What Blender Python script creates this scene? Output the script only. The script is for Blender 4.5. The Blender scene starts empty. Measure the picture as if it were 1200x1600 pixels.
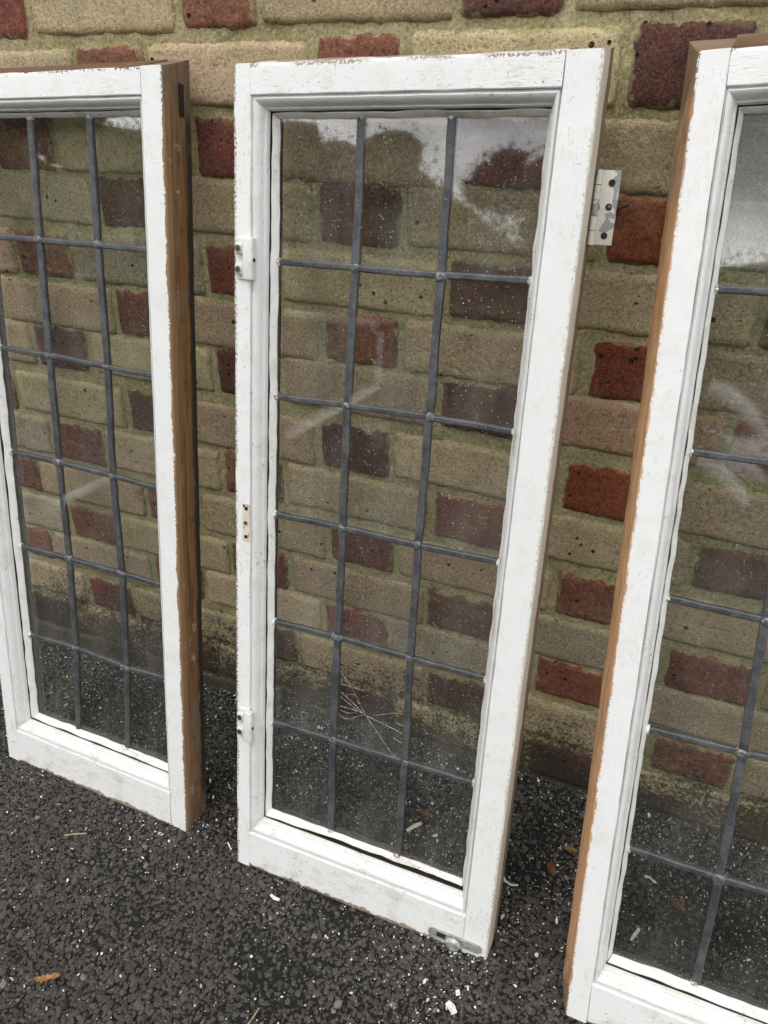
import bpy, bmesh, math, random
import numpy as np
from mathutils import Matrix, Vector, noise
rnd = random.Random(7)
rng = np.random.default_rng(11)
S = bpy.context.scene
C = S.collection

# ------------------------------------------------------------------ camera, sky, sun, exposure
cam_d = bpy.data.cameras.new('camera')
cam = bpy.data.objects.new('camera', cam_d); C.objects.link(cam)
cam_d.sensor_fit = 'VERTICAL'; cam_d.sensor_height = 24.0
cam_d.lens = 24.0 * 1197.57 / 1600.0
cam_d.clip_start = 0.02; cam_d.clip_end = 400
R_CAM = Matrix(((0.9158157, -0.20214543, 0.34701417), (0.40154451, 0.44670426, -0.79951067), (0.00660472, 0.87154606, 0.49026916)))
cam.matrix_world = Matrix.Translation((0.409367, -0.864889, 0.998958)) @ R_CAM.to_4x4()
S.camera = cam

SUN_EL, SUN_AZ = 60.0, 200.0      # azimuth measured clockwise from +y
world = bpy.data.worlds.new('World'); S.world = world; world.use_nodes = True
wn = world.node_tree; wn.nodes.clear()
def WN(t, **k):
    n = wn.nodes.new(t)
    for a, b in k.items(): setattr(n, a, b)
    return n
wo = WN('ShaderNodeOutputWorld'); bg = WN('ShaderNodeBackground'); bg.inputs[1].default_value = 0.10
sky = WN('ShaderNodeTexSky', sky_type='NISHITA', sun_disc=False)
sky.sun_elevation = math.radians(SUN_EL); sky.sun_rotation = math.radians(SUN_AZ)
tc = WN('ShaderNodeTexCoord')
mp = WN('ShaderNodeMapping'); mp.inputs['Scale'].default_value = (1, 1, 2.6)
nz = WN('ShaderNodeTexNoise'); nz.inputs['Scale'].default_value = 2.3; nz.inputs['Detail'].default_value = 6; nz.inputs['Roughness'].default_value = .55
cr = WN('ShaderNodeValToRGB')
cr.color_ramp.elements[0].position = .38; cr.color_ramp.elements[0].color = (5.6, 5.9, 6.5, 1)
cr.color_ramp.elements[1].position = .64; cr.color_ramp.elements[1].color = (19.5, 19.3, 18.9, 1)
mx = WN('ShaderNodeMix', data_type='RGBA'); mx.inputs[0].default_value = .88
wn.links.new(tc.outputs['Generated'], mp.inputs[0]); wn.links.new(mp.outputs[0], nz.inputs['Vector'])
wn.links.new(nz.outputs[0], cr.inputs[0]); wn.links.new(sky.outputs[0], mx.inputs[6])
sx = WN('ShaderNodeSeparateXYZ'); wn.links.new(tc.outputs['Generated'], sx.inputs[0])
def WM(op, a, b):
    n = WN('ShaderNodeMath', operation=op)
    for i, v in enumerate((a, b)):
        if isinstance(v, bpy.types.NodeSocket): wn.links.new(v, n.inputs[i])
        else: n.inputs[i].default_value = v
    return n.outputs[0]
zen = WM('MULTIPLY', WM('POWER', WM('MAXIMUM', sx.outputs[2], 0.0), 1.6), 1.1)
dz = WM('DIVIDE', WM('SUBTRACT', sx.outputs[2], .26), .12)
band = WM('ADD', WM('ADD', .62, zen), WM('MULTIPLY', WM('POWER', 2.718, WM('MULTIPLY', WM('MULTIPLY', dz, dz), -1.0)), 2.3))
vm = WN('ShaderNodeVectorMath', operation='SCALE'); wn.links.new(cr.outputs[0], vm.inputs[0]); wn.links.new(band, vm.inputs['Scale'])
wn.links.new(vm.outputs[0], mx.inputs[7])
wn.links.new(mx.outputs[2], bg.inputs[0]); wn.links.new(bg.outputs[0], wo.inputs[0])

sun_d = bpy.data.lights.new('sun', 'SUN'); sun_d.energy = 0.9; sun_d.angle = math.radians(18); sun_d.color = (1, .96, .9)
sun = bpy.data.objects.new('sun', sun_d); C.objects.link(sun)
_a, _e = math.radians(SUN_AZ), math.radians(SUN_EL)
_dir = Vector((math.sin(_a) * math.cos(_e), math.cos(_a) * math.cos(_e), math.sin(_e)))
sun.rotation_euler = _dir.to_track_quat('Z', 'Y').to_euler(); sun.location = _dir * 30
S.view_settings.view_transform = 'Standard'; S.view_settings.look = 'None'
S.view_settings.gamma = 1; S.view_settings.exposure = 0.12; S.view_settings.use_curve_mapping = False
S.render.engine = 'CYCLES'; S.cycles.max_bounces = 10; S.cycles.transparent_max_bounces = 24

# ------------------------------------------------------------------ helpers
def put(name, me, mat=None, parent=None):
    o = bpy.data.objects.new(name, me); C.objects.link(o)
    if mat is not None and len(me.materials) == 0: me.materials.append(mat)
    if parent: o.parent = parent
    return o
def tag(o, label=None, cat=None, group=None, kind=None):
    if label: o['label'] = label
    if cat: o['category'] = cat
    if group: o['group'] = group
    if kind: o['kind'] = kind
    return o
def empty(name, M, label, cat, group=None):
    o = bpy.data.objects.new(name, None); C.objects.link(o); o.matrix_world = M; o.empty_display_size = .1
    return tag(o, label, cat, group)
def mesh(V, F, smooth=False, uv=None, attrs=None):
    me = bpy.data.meshes.new('mesh'); me.from_pydata([tuple(map(float, v)) for v in V], [], F)
    if smooth: me.polygons.foreach_set('use_smooth', [True] * len(me.polygons))
    if uv is not None:
        l = me.uv_layers.new(name='UVMap'); li = np.zeros(len(me.loops), int); me.loops.foreach_get('vertex_index', li)
        l.data.foreach_set('uv', np.asarray(uv, float)[li].ravel())
    for k, a in (attrs or {}).items():
        at = me.attributes.new(k, 'FLOAT', 'POINT'); at.data.foreach_set('value', np.asarray(a, float))
    me.update(); return me
def np_mesh(V, tris, attr=None, smooth=False):
    me = bpy.data.meshes.new('mesh'); n = len(tris)
    me.vertices.add(len(V)); me.vertices.foreach_set('co', V.astype(np.float32).ravel())
    me.loops.add(n * 3); me.loops.foreach_set('vertex_index', tris.astype(np.int32).ravel())
    me.polygons.add(n); me.polygons.foreach_set('loop_start', np.arange(0, n * 3, 3, dtype=np.int32))
    me.polygons.foreach_set('use_smooth', np.full(n, smooth))
    for k, a in (attr or {}).items():
        at = me.attributes.new(k, 'FLOAT', 'POINT'); at.data.foreach_set('value', a.astype(np.float32))
    me.update(calc_edges=True); me.validate(); return me
def box_bm(bm, c, s, rot=None, bev=0.0, seg=2):
    M = Matrix.Translation(c) @ (rot.to_4x4() if rot else Matrix()) @ Matrix.Diagonal((*s, 1))
    r = bmesh.ops.create_cube(bm, size=1, matrix=M)
    if bev > 0:
        es = list({e for v in r['verts'] for e in v.link_edges})
        bmesh.ops.bevel(bm, geom=es, offset=bev, segments=seg, profile=.5, affect='EDGES')
def bm_mesh(bm, smooth=False):
    me = bpy.data.meshes.new('mesh'); bm.to_mesh(me); bm.free()
    if smooth: me.polygons.foreach_set('use_smooth', [True] * len(me.polygons))
    return me
def nz3(p, s=1.0, seed=0.0): return noise.noise(Vector((p[0] * s + seed, p[1] * s + seed * 1.7, p[2] * s - seed)))

# ------------------------------------------------------------------ material helper
class MT:
    def __init__(s, name):
        s.m = bpy.data.materials.new(name); s.m.use_nodes = True; s.t = s.m.node_tree; s.t.nodes.clear()
        s.out = s.n('ShaderNodeOutputMaterial')
    def n(s, t, ins=None, **k):
        x = s.t.nodes.new(t)
        for a, b in k.items(): setattr(x, a, b)
        for a, b in (ins or {}).items():
            if isinstance(b, bpy.types.NodeSocket): s.t.links.new(b, x.inputs[a])
            else: x.inputs[a].default_value = b
        return x
    def coord(s, kind='Object', scale=(1, 1, 1), off=None):
        v = s.n('ShaderNodeTexCoord').outputs[kind]
        i = {0: v, 'Scale': scale}
        m = s.n('ShaderNodeMapping', i)
        if off is not None: s.t.links.new(off, m.inputs['Location'])
        return m.outputs[0]
    def noise(s, vec, scale, detail=4, rough=.55, dist=0.0):
        return s.n('ShaderNodeTexNoise', {'Vector': vec, 'Scale': scale, 'Detail': detail, 'Roughness': rough, 'Distortion': dist}).outputs[0]
    def voro(s, vec, scale, feature='F1', out='Distance', rand=1.0):
        return s.n('ShaderNodeTexVoronoi', {'Vector': vec, 'Scale': scale, 'Randomness': rand}, feature=feature).outputs[out]
    def math(s, op, a, b=0.0, c=0.0, clamp=False):
        return s.n('ShaderNodeMath', {0: a, 1: b, 2: c}, operation=op, use_clamp=clamp).outputs[0]
    def step(s, v, lo, hi, a=0.0, b=1.0):
        return s.n('ShaderNodeMapRange', {0: v, 1: lo, 2: hi, 3: a, 4: b}, interpolation_type='SMOOTHSTEP').outputs[0]
    def mix(s, f, a, b):
        x = s.n('ShaderNodeMix', data_type='RGBA')
        for i, v in ((0, f), (6, a), (7, b)):
            if isinstance(v, bpy.types.NodeSocket): s.t.links.new(v, x.inputs[i])
            else: x.inputs[i].default_value = v if i == 0 else (*v[:3], 1)
        return x.outputs[2]
    def attr(s, name): return s.n('ShaderNodeAttribute', attribute_name=name).outputs['Fac']
    def bump(s, h, strength=.5, dist=.001, nrm=None):
        i = {'Height': h, 'Strength': strength, 'Distance': dist}
        if nrm is not None: i['Normal'] = nrm
        return s.n('ShaderNodeBump', i).outputs[0]
    def pbr(s, col, rough=.6, nrm=None, metal=0.0, spec=.5):
        i = {'Roughness': rough, 'Metallic': metal, 'Specular IOR Level': spec}
        i['Base Color'] = col if isinstance(col, bpy.types.NodeSocket) else (*col[:3], 1)
        if nrm is not None: i['Normal'] = nrm
        b = s.n('ShaderNodeBsdfPrincipled', i); s.t.links.new(b.outputs[0], s.out.inputs[0]); return s.m

MORT = (.385, .33, .18); MORT2 = (.285, .252, .115)
def mortar_col(t, v):
    a = t.noise(v, 24, 6, .7); b = t.noise(v, 260, 4, .75); c = t.noise(v, 8, 5, .7)
    col = t.mix(t.step(a, .36, .66), MORT, MORT2)
    col = t.mix(t.step(c, .5, .72), col, (.40, .35, .235))
    col = t.mix(t.step(c, .46, .30, 0, .7), col, (.17, .15, .075))
    col = t.mix(t.step(b, .52, .66, 0, .85), col, (.52, .46, .30))
    col = t.mix(t.step(b, .48, .32, 0, .85), col, (.105, .09, .045))
    return col
def dirt_low(t, v, col):
    # black splash dirt and algae that has settled on the lowest courses of the wall
    z = t.n('ShaderNodeSeparateXYZ', {0: v}).outputs[2]
    n1 = t.noise(v, 14, 5, .7); n2 = t.noise(v, 170, 3, .75)
    h = t.math('ADD', z, t.math('MULTIPLY', t.math('SUBTRACT', n1, .5), -.30))
    amt = t.step(h, .27, .02)
    f = t.step(t.math('ADD', t.math('MULTIPLY', amt, .46), n2), .62, .88, 0, .9)
    return t.mix(f, col, (.030, .027, .022))
def brick_mat(name, base, alt, dark, pits=.5, smear=.5, rough_scale=260):
    t = MT(name)
    inf = t.n('ShaderNodeObjectInfo').outputs
    off = t.n('ShaderNodeCombineXYZ', {0: t.math('MULTIPLY', inf['Random'], 17.0), 1: t.math('MULTIPLY', inf['Random'], 5.0), 2: t.math('MULTIPLY', inf['Random'], 31.0)}).outputs[0]
    v = t.coord('Object'); vo = t.coord('Object', off=off)
    n1 = t.noise(vo, 26, 5, .65); n2 = t.noise(vo, rough_scale, 4, .75); n3 = t.noise(vo, 9, 3, .6)
    col = t.mix(t.step(n1, .35, .65), base, alt)
    col = t.mix(t.math('MULTIPLY', t.step(n3, .5, .68), .7), col, dark)
    hs = t.n('ShaderNodeHueSaturation', {'Color': col, 'Hue': t.math('ADD', .492, t.math('MULTIPLY', inf['Random'], .016)), 'Saturation': 1.0,
                                         'Value': t.math('ADD', .80, t.math('MULTIPLY', inf['Random'], .42))}).outputs[0]
    col = t.mix(t.step(n2, .52, .68, 0, .5), hs, tuple(min(1, c * 1.45 + .06) for c in base))
    col = t.mix(t.step(n2, .49, .34, 0, .75), col, tuple(c * .40 for c in dark))
    gn = t.noise(vo, 640, 2, .6); col = t.mix(t.step(gn, .54, .66, 0, .35), col, tuple(min(1, c * 1.7 + .08) for c in base)); col = t.mix(t.step(gn, .44, .34, 0, .45), col, tuple(c * .4 for c in dark))
    vp = t.voro(vo, 62); pn = t.noise(vo, 21, 2)
    pit = t.math('MULTIPLY', t.step(vp, .20, .11), t.step(pn, .60 - .06 * pits, .66 - .06 * pits))
    col = t.mix(pit, col, (.016, .014, .012))
    # mortar smeared over the brick edges, lichen film
    e = t.attr('edge'); sn = t.noise(v, 42, 5, .7)
    sm = t.step(t.math('ADD', t.math('MULTIPLY', e, -62.0), t.math('MULTIPLY', sn, 1.9)), .74, .92)
    col = t.mix(t.math('MULTIPLY', sm, smear), col, mortar_col(t, v))
    lic = t.noise(v, 7.5, 5, .7)
    col = t.mix(t.step(lic, .50, .68, 0, .5 * smear), col, (.32, .275, .15))
    col = dirt_low(t, v, col)
    h = t.math('ADD', t.math('MULTIPLY', n2, .8), t.math('MULTIPLY', t.noise(vo, 90, 3, .6), .7))
    h = t.math('SUBTRACT', h, t.math('MULTIPLY', pit, 3.0))
    return t.pbr(col, .92, t.bump(h, 1.0, .0019), spec=.25)
def build_mats():
    M = {}
    M['buff'] = brick_mat('buff_brick', (.46, .365, .215), (.39, .31, .18), (.30, .255, .165), .5, 1.0)
    M['tan'] = brick_mat('tan_brick', (.45, .33, .21), (.37, .27, .17), (.31, .24, .17), .4, .9)
    M['grey'] = brick_mat('grey_buff_brick', (.375, .315, .215), (.31, .255, .17), (.20, .175, .135), .5, .9)
    M['pink'] = brick_mat('pink_buff_brick', (.40, .25, .15), (.33, .225, .14), (.30, .19, .13), .3, .8)
    M['red'] = brick_mat('red_brick', (.215, .075, .045), (.165, .056, .037), (.09, .040, .032), 1.0, .6)
    M['orange'] = brick_mat('orange_red_brick', (.215, .056, .021), (.17, .042, .017), (.11, .034, .018), 1.0, .45)
    M['plum'] = brick_mat('plum_brick', (.100, .050, .038), (.140, .056, .036), (.052, .036, .031), 1.2, .6)
    M['rust'] = brick_mat('rough_brown_red_brick', (.215, .088, .052), (.165, .066, .042), (.11, .05, .036), 1.0, .6, 150)
    # mortar
    t = MT('lime_mortar'); v = t.coord('Object'); col = dirt_low(t, v, mortar_col(t, v))
    h = t.math('ADD', t.noise(v, 240, 4, .75), t.math('MULTIPLY', t.noise(v, 60, 4, .6), 1.2))
    vp = t.voro(v, 75); pit = t.math('MULTIPLY', t.step(vp, .16, .09), t.step(t.noise(v, 18, 2), .64, .70))
    col = t.mix(pit, col, (.03, .027, .018)); h = t.math('SUBTRACT', h, t.math('MULTIPLY', pit, 2.5))
    M['mortar'] = t.pbr(col, .95, t.bump(h, .9, .0013), spec=.2)
    # tarmac
    t = MT('tarmac_stone'); v = t.coord('Object'); s = t.attr('shade'); n = t.noise(v, 420, 3, .7)
    col = t.mix(s, (.030, .0275, .0245), (.086, .079, .070))
    col = t.mix(t.step(n, .55, .72, 0, .5), col, (.20, .19, .17)); col = t.mix(t.step(s, .985, .995), col, (.17, .145, .115))
    M['stone'] = t.pbr(col, .72, t.bump(n, 1.0, .0010), spec=.3)
    t = MT('tarmac_bed'); v = t.coord('Object'); n = t.noise(v, 300, 4, .7); w = t.voro(v, 95)
    col = t.mix(t.step(n, .5, .7), (.010, .0095, .009), (.045, .042, .038)); 
    M['bed'] = t.pbr(col, .85, t.bump(t.math('SUBTRACT', n, t.math('MULTIPLY', w, 1.5)), 1.0, .004), spec=.3)
    t = MT('paint_flake'); s = t.attr('shade'); M['flake'] = t.pbr(t.mix(s, (.34, .31, .25), (.74, .73, .69)), .7)
    # lead, solder, putty
    t = MT('old_lead'); v = t.coord('Object'); n = t.noise(v, 55, 5, .7); f = t.noise(v, 380, 3, .7)
    col = t.mix(t.step(n, .35, .7), (.060, .062, .068), (.118, .120, .126)); col = t.mix(t.step(f, .58, .75), col, (.26, .26, .255))
    M['lead'] = t.pbr(col, t.step(n, .3, .7, .42, .62), t.bump(t.math('ADD', f, t.math('MULTIPLY', n, 2)), .5, .0006), metal=.35)
    t = MT('solder'); v = t.coord('Object'); f = t.noise(v, 260, 4, .7)
    M['solder'] = t.pbr(t.mix(t.step(f, .45, .7), (.10, .103, .11), (.36, .35, .33)), .5, t.bump(f, .7, .001), metal=.4)
    # galvanised / painted metal
    t = MT('galvanised_metal'); v = t.coord('Object'); n = t.noise(v, 130, 5, .75)
    col = t.mix(t.step(n, .42, .62), (.42, .43, .41), (.24, .235, .20)); col = t.mix(t.step(n, .60, .70), col, (.62, .62, .60))
    M['galv'] = t.pbr(col, .42, t.bump(n, .4, .0005), metal=.35)
    t = MT('steel_screw'); v = t.coord('Object'); n = t.noise(v, 500, 3, .7)
    M['screw'] = t.pbr(t.mix(t.step(n, .4, .65), (.27, .26, .25), (.10, .075, .06)), .45, metal=.7)
    t = MT('dark_hole'); M['hole'] = t.pbr((.018, .012, .009), .9)
    t = MT('rusty_iron'); v = t.coord('Object'); n = t.noise(v, 400, 4, .7)
    M['rustm'] = t.pbr(t.mix(t.step(n, .4, .65), (.075, .045, .035), (.16, .10, .075)), .8, t.bump(n, .6, .001))
    t = MT('painted_metal'); v = t.coord('Object'); n = t.noise(v, 95, 4, .65); f = t.noise(v, 420, 3, .7); g = t.noise(v, 38, 2, .5, .5)
    col = t.mix(t.step(f, .55, .75), (.52, .50, .44), (.33, .31, .26)); 
    col = t.mix(t.step(g, .53, .545), col, (.23, .235, .24)); col = t.mix(t.step(n, .67, .72), col, (.17, .13, .10))
    M['hinge'] = t.pbr(col, .45, t.bump(t.math('ADD', n, t.step(g, .585, .60, 1, 0)), .5, .0007))
    t = MT('white_keep_paint'); v = t.coord('Object'); n = t.noise(v, 70, 4, .65); f = t.noise(v, 500, 2, .7)
    col = t.mix(t.step(n, .5, .72), (.72, .72, .68), (.58, .55, .48)); col = t.mix(t.step(f, .70, .78), col, (.2, .16, .13))
    M['keep'] = t.pbr(col, .42, t.bump(n, .3, .0008))
    t = MT('cream_paint'); v = t.coord('Object'); n = t.noise(v, 120, 4, .7)
    M['cream'] = t.pbr(t.mix(t.step(n, .55, .66), (.66, .60, .46), (.25, .12, .06)), .5, t.bump(n, .3, .0008))
    t = MT('glass_crack'); v = t.coord('Object'); f = t.step(t.noise(v, 180, 2, .6), .35, .65, .25, .85)
    a_ = t.n('ShaderNodeBsdfTransparent'); b_ = t.n('ShaderNodeBsdfPrincipled', {'Base Color': (.60, .62, .60, 1), 'Roughness': .2}); m_ = t.n('ShaderNodeMixShader', {0: f, 1: a_.outputs[0], 2: b_.outputs[0]})
    t.t.links.new(m_.outputs[0], t.out.inputs[0]); M['crack'] = t.m
    return M
MAT = build_mats()

def paint_mat(name, wood_a, wood_b, p0, rag=.0022, wear=.5, cream=None, wood_rough=.6, tone=(.80, .80, .785), grime=.5, back_dark=0, ends=None):
    """painted softwood. UV.x = metres round the section from the front arris (+ on the face, - on the side), UV.y = metres along."""
    t = MT(name)
    uv = t.n('ShaderNodeTexCoord').outputs['UV']; sp = t.n('ShaderNodeSeparateXYZ', {0: uv}).outputs
    u, w = sp[0], sp[1]
    vo = t.coord('Object')
    vu = t.n('ShaderNodeMapping', {0: uv, 'Scale': (1, .16, 1)}).outputs[0]
    vg = t.n('ShaderNodeMapping', {0: uv, 'Scale': (1, .035, 1)}).outputs[0]
    brush = t.noise(vu, 900, 4, .6); lump = t.noise(vo, 34, 3, .55); fine = t.noise(vo, 330, 4, .7); big = t.noise(vo, 9, 4, .6)
    ragn = t.noise(vo, 120, 5, .7); rag2 = t.noise(vo, 26, 3, .6)
    # bare wood
    g1 = t.noise(vg, 330, 5, .65, .8); g2 = t.noise(vg, 60, 3, .6, 1.5)
    wood = t.mix(t.step(g1, .35, .68), wood_a, wood_b)
    wood = t.mix(t.step(g2, .52, .68, 0, .55), wood, tuple(c * .35 for c in wood_a))
    kn = t.voro(t.n('ShaderNodeMapping', {0: uv, 'Scale': (1, .5, 1)}).outputs[0], 11); wood = t.mix(t.step(kn, .13, .05, 0, .8), wood, tuple(c * .3 for c in wood_a))
    blo = t.noise(t.n('ShaderNodeMapping', {0: uv, 'Scale': (1, .3, 1)}).outputs[0], 75, 5, .7)
    wood = t.mix(t.step(blo, .52, .70, 0, .65), wood, tuple(c * .42 for c in wood_a)); wood = t.mix(t.step(blo, .42, .30, 0, .5), wood, tuple(min(1, c * 1.35 + .03) for c in wood_b))
    pst = t.math('MULTIPLY', t.step(t.noise(vo, 48, 5, .75), .60, .66), t.step(big, .46, .56)); wood = t.mix(t.math('MULTIPLY', pst, .7), wood, (.58, .54, .48))
    wood = t.mix(t.step(big, .54, .66, 0, .5), wood, (.24, .20, .16))
    # white paint with dirt film and pinkish undercoat showing
    pc = t.mix(t.step(brush, .45, .75, 0, .35), tone, tuple(c * .82 for c in tone))
    pc = t.mix(t.step(lump, .50, .72, 0, .5 * grime), pc, (.60, .57, .50))
    und = t.math('MULTIPLY', t.step(big, .50, .58), t.step(t.noise(vu, 260, 5, .75), .52, .64))
    pc = t.mix(t.math('MULTIPLY', und, .45 * wear), pc, (.52, .42, .36))
    spk = t.math('MULTIPLY', t.step(t.voro(vo, 190), .19, .09), t.step(t.noise(vo, 40, 3, .6), .56, .68))
    pc = t.mix(t.math('MULTIPLY', spk, .85), pc, (.16, .13, .10))
    cn = t.noise(vo, 18, 5, .75)
    scr = t.math('MULTIPLY', t.step(t.math('ABSOLUTE', t.math('SUBTRACT', t.noise(vo, 60, 2, .5, 1.2), .5)), .006, .002), t.step(cn, .50, .57))
    pc = t.mix(t.math('MULTIPLY', scr, .7 * grime), pc, (.20, .165, .13))
    # coverage: paint stops at p0 (ragged), plus chips hugging the arris
    d = t.math('ADD', t.math('SUBTRACT', u, p0), t.math('MULTIPLY', t.math('SUBTRACT', ragn, .5), rag * 2.4))
    d = t.math('ADD', d, t.math('MULTIPLY', t.math('SUBTRACT', rag2, .5), rag * 5.0))
    cov = t.step(d, -.0004, .0005)
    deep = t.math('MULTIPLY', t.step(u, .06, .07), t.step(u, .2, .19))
    near = t.step(t.math('ABSOLUTE', t.math('SUBTRACT', u, .0004)), .0045, .0002)
    chip = t.step(t.math('ADD', t.math('MULTIPLY', near, .18), fine), .79 - .13 * wear, .81 - .13 * wear)
    chip2 = t.step(t.math('ADD', t.math('MULTIPLY', t.step(cn, .5, .7), .13), ragn), .80 - .04 * wear, .815 - .04 * wear)
    zone = t.noise(vo, 13, 3, .6); chip = t.math('MULTIPLY', chip, t.step(zone, .38, .50)); chip = t.math('MAXIMUM', chip, chip2)
    cov = t.math('MULTIPLY', cov, t.math('SUBTRACT', 1.0, chip))
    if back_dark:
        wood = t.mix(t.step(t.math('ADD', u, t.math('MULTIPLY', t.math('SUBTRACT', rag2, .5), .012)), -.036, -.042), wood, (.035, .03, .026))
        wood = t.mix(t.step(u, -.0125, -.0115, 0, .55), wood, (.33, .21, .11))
    if ends:
        wn_ = t.math('MULTIPLY', t.math('SUBTRACT', t.noise(vo, 22, 4, .7), .5), .22)
        we = t.math('ADD', w, wn_); e1 = t.step(we, ends * .92, ends * .99); e0 = t.step(we, .07, .01)
        wood = t.mix(t.math('MULTIPLY', t.math('MAXIMUM', e1, e0), .85), wood, t.mix(t.step(g1, .4, .65), (.12, .080, .048), (.22, .165, .115)))
    if cream:
        cc = t.mix(t.step(fine, .5, .7), cream, tuple(c * .7 for c in cream))
        dc = t.step(t.math('ADD', u, t.math('MULTIPLY', t.math('SUBTRACT', ragn, .5), .006)), -.0305, -.0290)
        wood = t.mix(dc, wood, cc)
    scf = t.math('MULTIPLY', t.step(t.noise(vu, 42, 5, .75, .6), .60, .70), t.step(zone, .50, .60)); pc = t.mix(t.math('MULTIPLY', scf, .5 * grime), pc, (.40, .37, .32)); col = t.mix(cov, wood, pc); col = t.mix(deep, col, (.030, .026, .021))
    rough = t.n('ShaderNodeMix', {0: cov, 2: wood_rough, 3: .38}, data_type='FLOAT').outputs[0]
    h = t.math('ADD', t.math('MULTIPLY', brush, .55), t.math('ADD', t.math('MULTIPLY', lump, 1.5), t.math('MULTIPLY', cov, 1.4)))
    h = t.math('ADD', h, t.math('MULTIPLY', t.math('MULTIPLY', g1, t.math('SUBTRACT', 1.0, cov)), .8))
    return t.pbr(col, rough, t.bump(h, .55, .0011), spec=.4)
BROWN_A, BROWN_B = (.17, .085, .033), (.30, .170, .078)
PM = {
 'plain': paint_mat('white_gloss_paint', (.22, .15, .09), (.30, .22, .15), -.02, wear=.9, grime=1.1),
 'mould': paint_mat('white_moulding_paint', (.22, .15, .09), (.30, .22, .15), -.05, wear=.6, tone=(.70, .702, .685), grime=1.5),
 'putty': paint_mat('painted_putty', (.30, .28, .22), (.16, .13, .10), -.05, wear=.95, tone=(.74, .735, .70), grime=1.5),
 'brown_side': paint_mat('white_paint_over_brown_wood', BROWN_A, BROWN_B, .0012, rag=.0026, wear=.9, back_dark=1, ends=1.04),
 'cream_side': paint_mat('white_paint_over_cream', (.20, .14, .095), (.30, .22, .16), -.0005, rag=.0035, wear=.8, cream=(.66, .61, .50)),
 'orange_side': paint_mat('white_paint_over_orange_pine', (.50, .265, .12), (.66, .41, .23), .0006, rag=.0026, wear=.7, ends=1.03),
 'worn_bottom': paint_mat('worn_bottom_rail_paint', (.24, .18, .12), (.36, .29, .21), .0042, rag=.0055, wear=1.2, grime=1.2),
 'worn_left': paint_mat('worn_white_edge_paint', (.26, .20, .14), (.34, .28, .21), -.009, rag=.004, wear=1.2),
 'worn_top': paint_mat('worn_white_top_rail_paint', (.30, .22, .17), (.42, .34, .29), -.012, rag=.012, wear=1.3),
 'brown_top': paint_mat('top_rail_paint_over_brown_wood', (.13, .07, .04), (.20, .115, .07), -.0025, rag=.004, wear=.9),
}
def glass_mat(name, tint, dust, seed):
    t = MT(name); v = t.coord('Object', off=None)
    lw = t.n('ShaderNodeLayerWeight', {'Blend': .5}).outputs['Facing']
    fr = t.math('ADD', .058, t.math('MULTIPLY', t.math('POWER', lw, 5.0), .9))
    vs = t.n('ShaderNodeMapping', {0: v, 'Location': (seed, seed * 2, 0)}).outputs[0]
    w = t.noise(vs, 6, 2, .4); nb = t.bump(w, .10, .003)
    tr = t.n('ShaderNodeBsdfTransparent', {'Color': (*tint, 1)})
    gl = t.n('ShaderNodeBsdfGlossy', {'Roughness': .03, 'Normal': nb, 'Color': (1, 1, 1, 1)})
    m1 = t.n('ShaderNodeMixShader', {0: fr, 1: tr.outputs[0], 2: gl.outputs[0]})
    # dust film, specks, wipe streaks
    sp1 = t.math('MULTIPLY', t.step(t.voro(vs, 260), .17, .10), t.step(t.noise(vs, 120, 2), .50, .56))
    sp2 = t.math('MULTIPLY', t.step(t.voro(vs, 90), .075, .05), t.step(t.noise(vs, 47, 2), .52, .56))
    vst = t.n('ShaderNodeMapping', {0: v, 'Rotation': (0, .5, 0), 'Scale': (1, 1, .22)}).outputs[0]
    film = t.math('MULTIPLY', t.step(t.noise(vst, 14, 5, .6), .35, .8), .055)
    gr = t.math('MULTIPLY', t.step(t.noise(vs, 700, 2, .6), .55, .7), .03)
    d = t.math('ADD', t.math('ADD', film, gr), t.math('MULTIPLY', t.math('ADD', sp1, sp2), .62))
    zz = t.n('ShaderNodeSeparateXYZ', {0: v}).outputs[2]; d = t.math('MULTIPLY', d, dust, clamp=True)
    df = t.n('ShaderNodeBsdfDiffuse', {'Color': (.66, .65, .60, 1)})
    m2 = t.n('ShaderNodeMixShader', {0: d, 1: m1.outputs[0], 2: df.outputs[0]})
    t.t.links.new(m2.outputs[0], t.out.inputs[0]); return t.m
GL = [glass_mat('old_window_glass', (.95, .965, .95), .8, 1.3), glass_mat('dusty_window_glass', (.95, .96, .945), 1.25, 4.1), glass_mat('clear_window_glass', (.93, .95, .94), .8, 7.7)]
def smear_mat():
    t = MT('pale_glass_streak'); v = t.coord('Object'); a = t.attr('alpha')
    vst = t.n('ShaderNodeMapping', {0: v, 'Rotation': (0, .55, 0), 'Scale': (.15, 1, 1)}).outputs[0]
    n = t.noise(vst, 160, 4, .65)
    f = t.math('MULTIPLY', a, t.step(n, .2, .8, .12, .42))
    tr = t.n('ShaderNodeBsdfTransparent'); df = t.n('ShaderNodeBsdfDiffuse', {'Color': (.72, .72, .69, 1)})
    m = t.n('ShaderNodeMixShader', {0: f, 1: tr.outputs[0], 2: df.outputs[0]}); t.t.links.new(m.outputs[0], t.out.inputs[0]); return t.m
MAT['smear'] = smear_mat()

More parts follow.
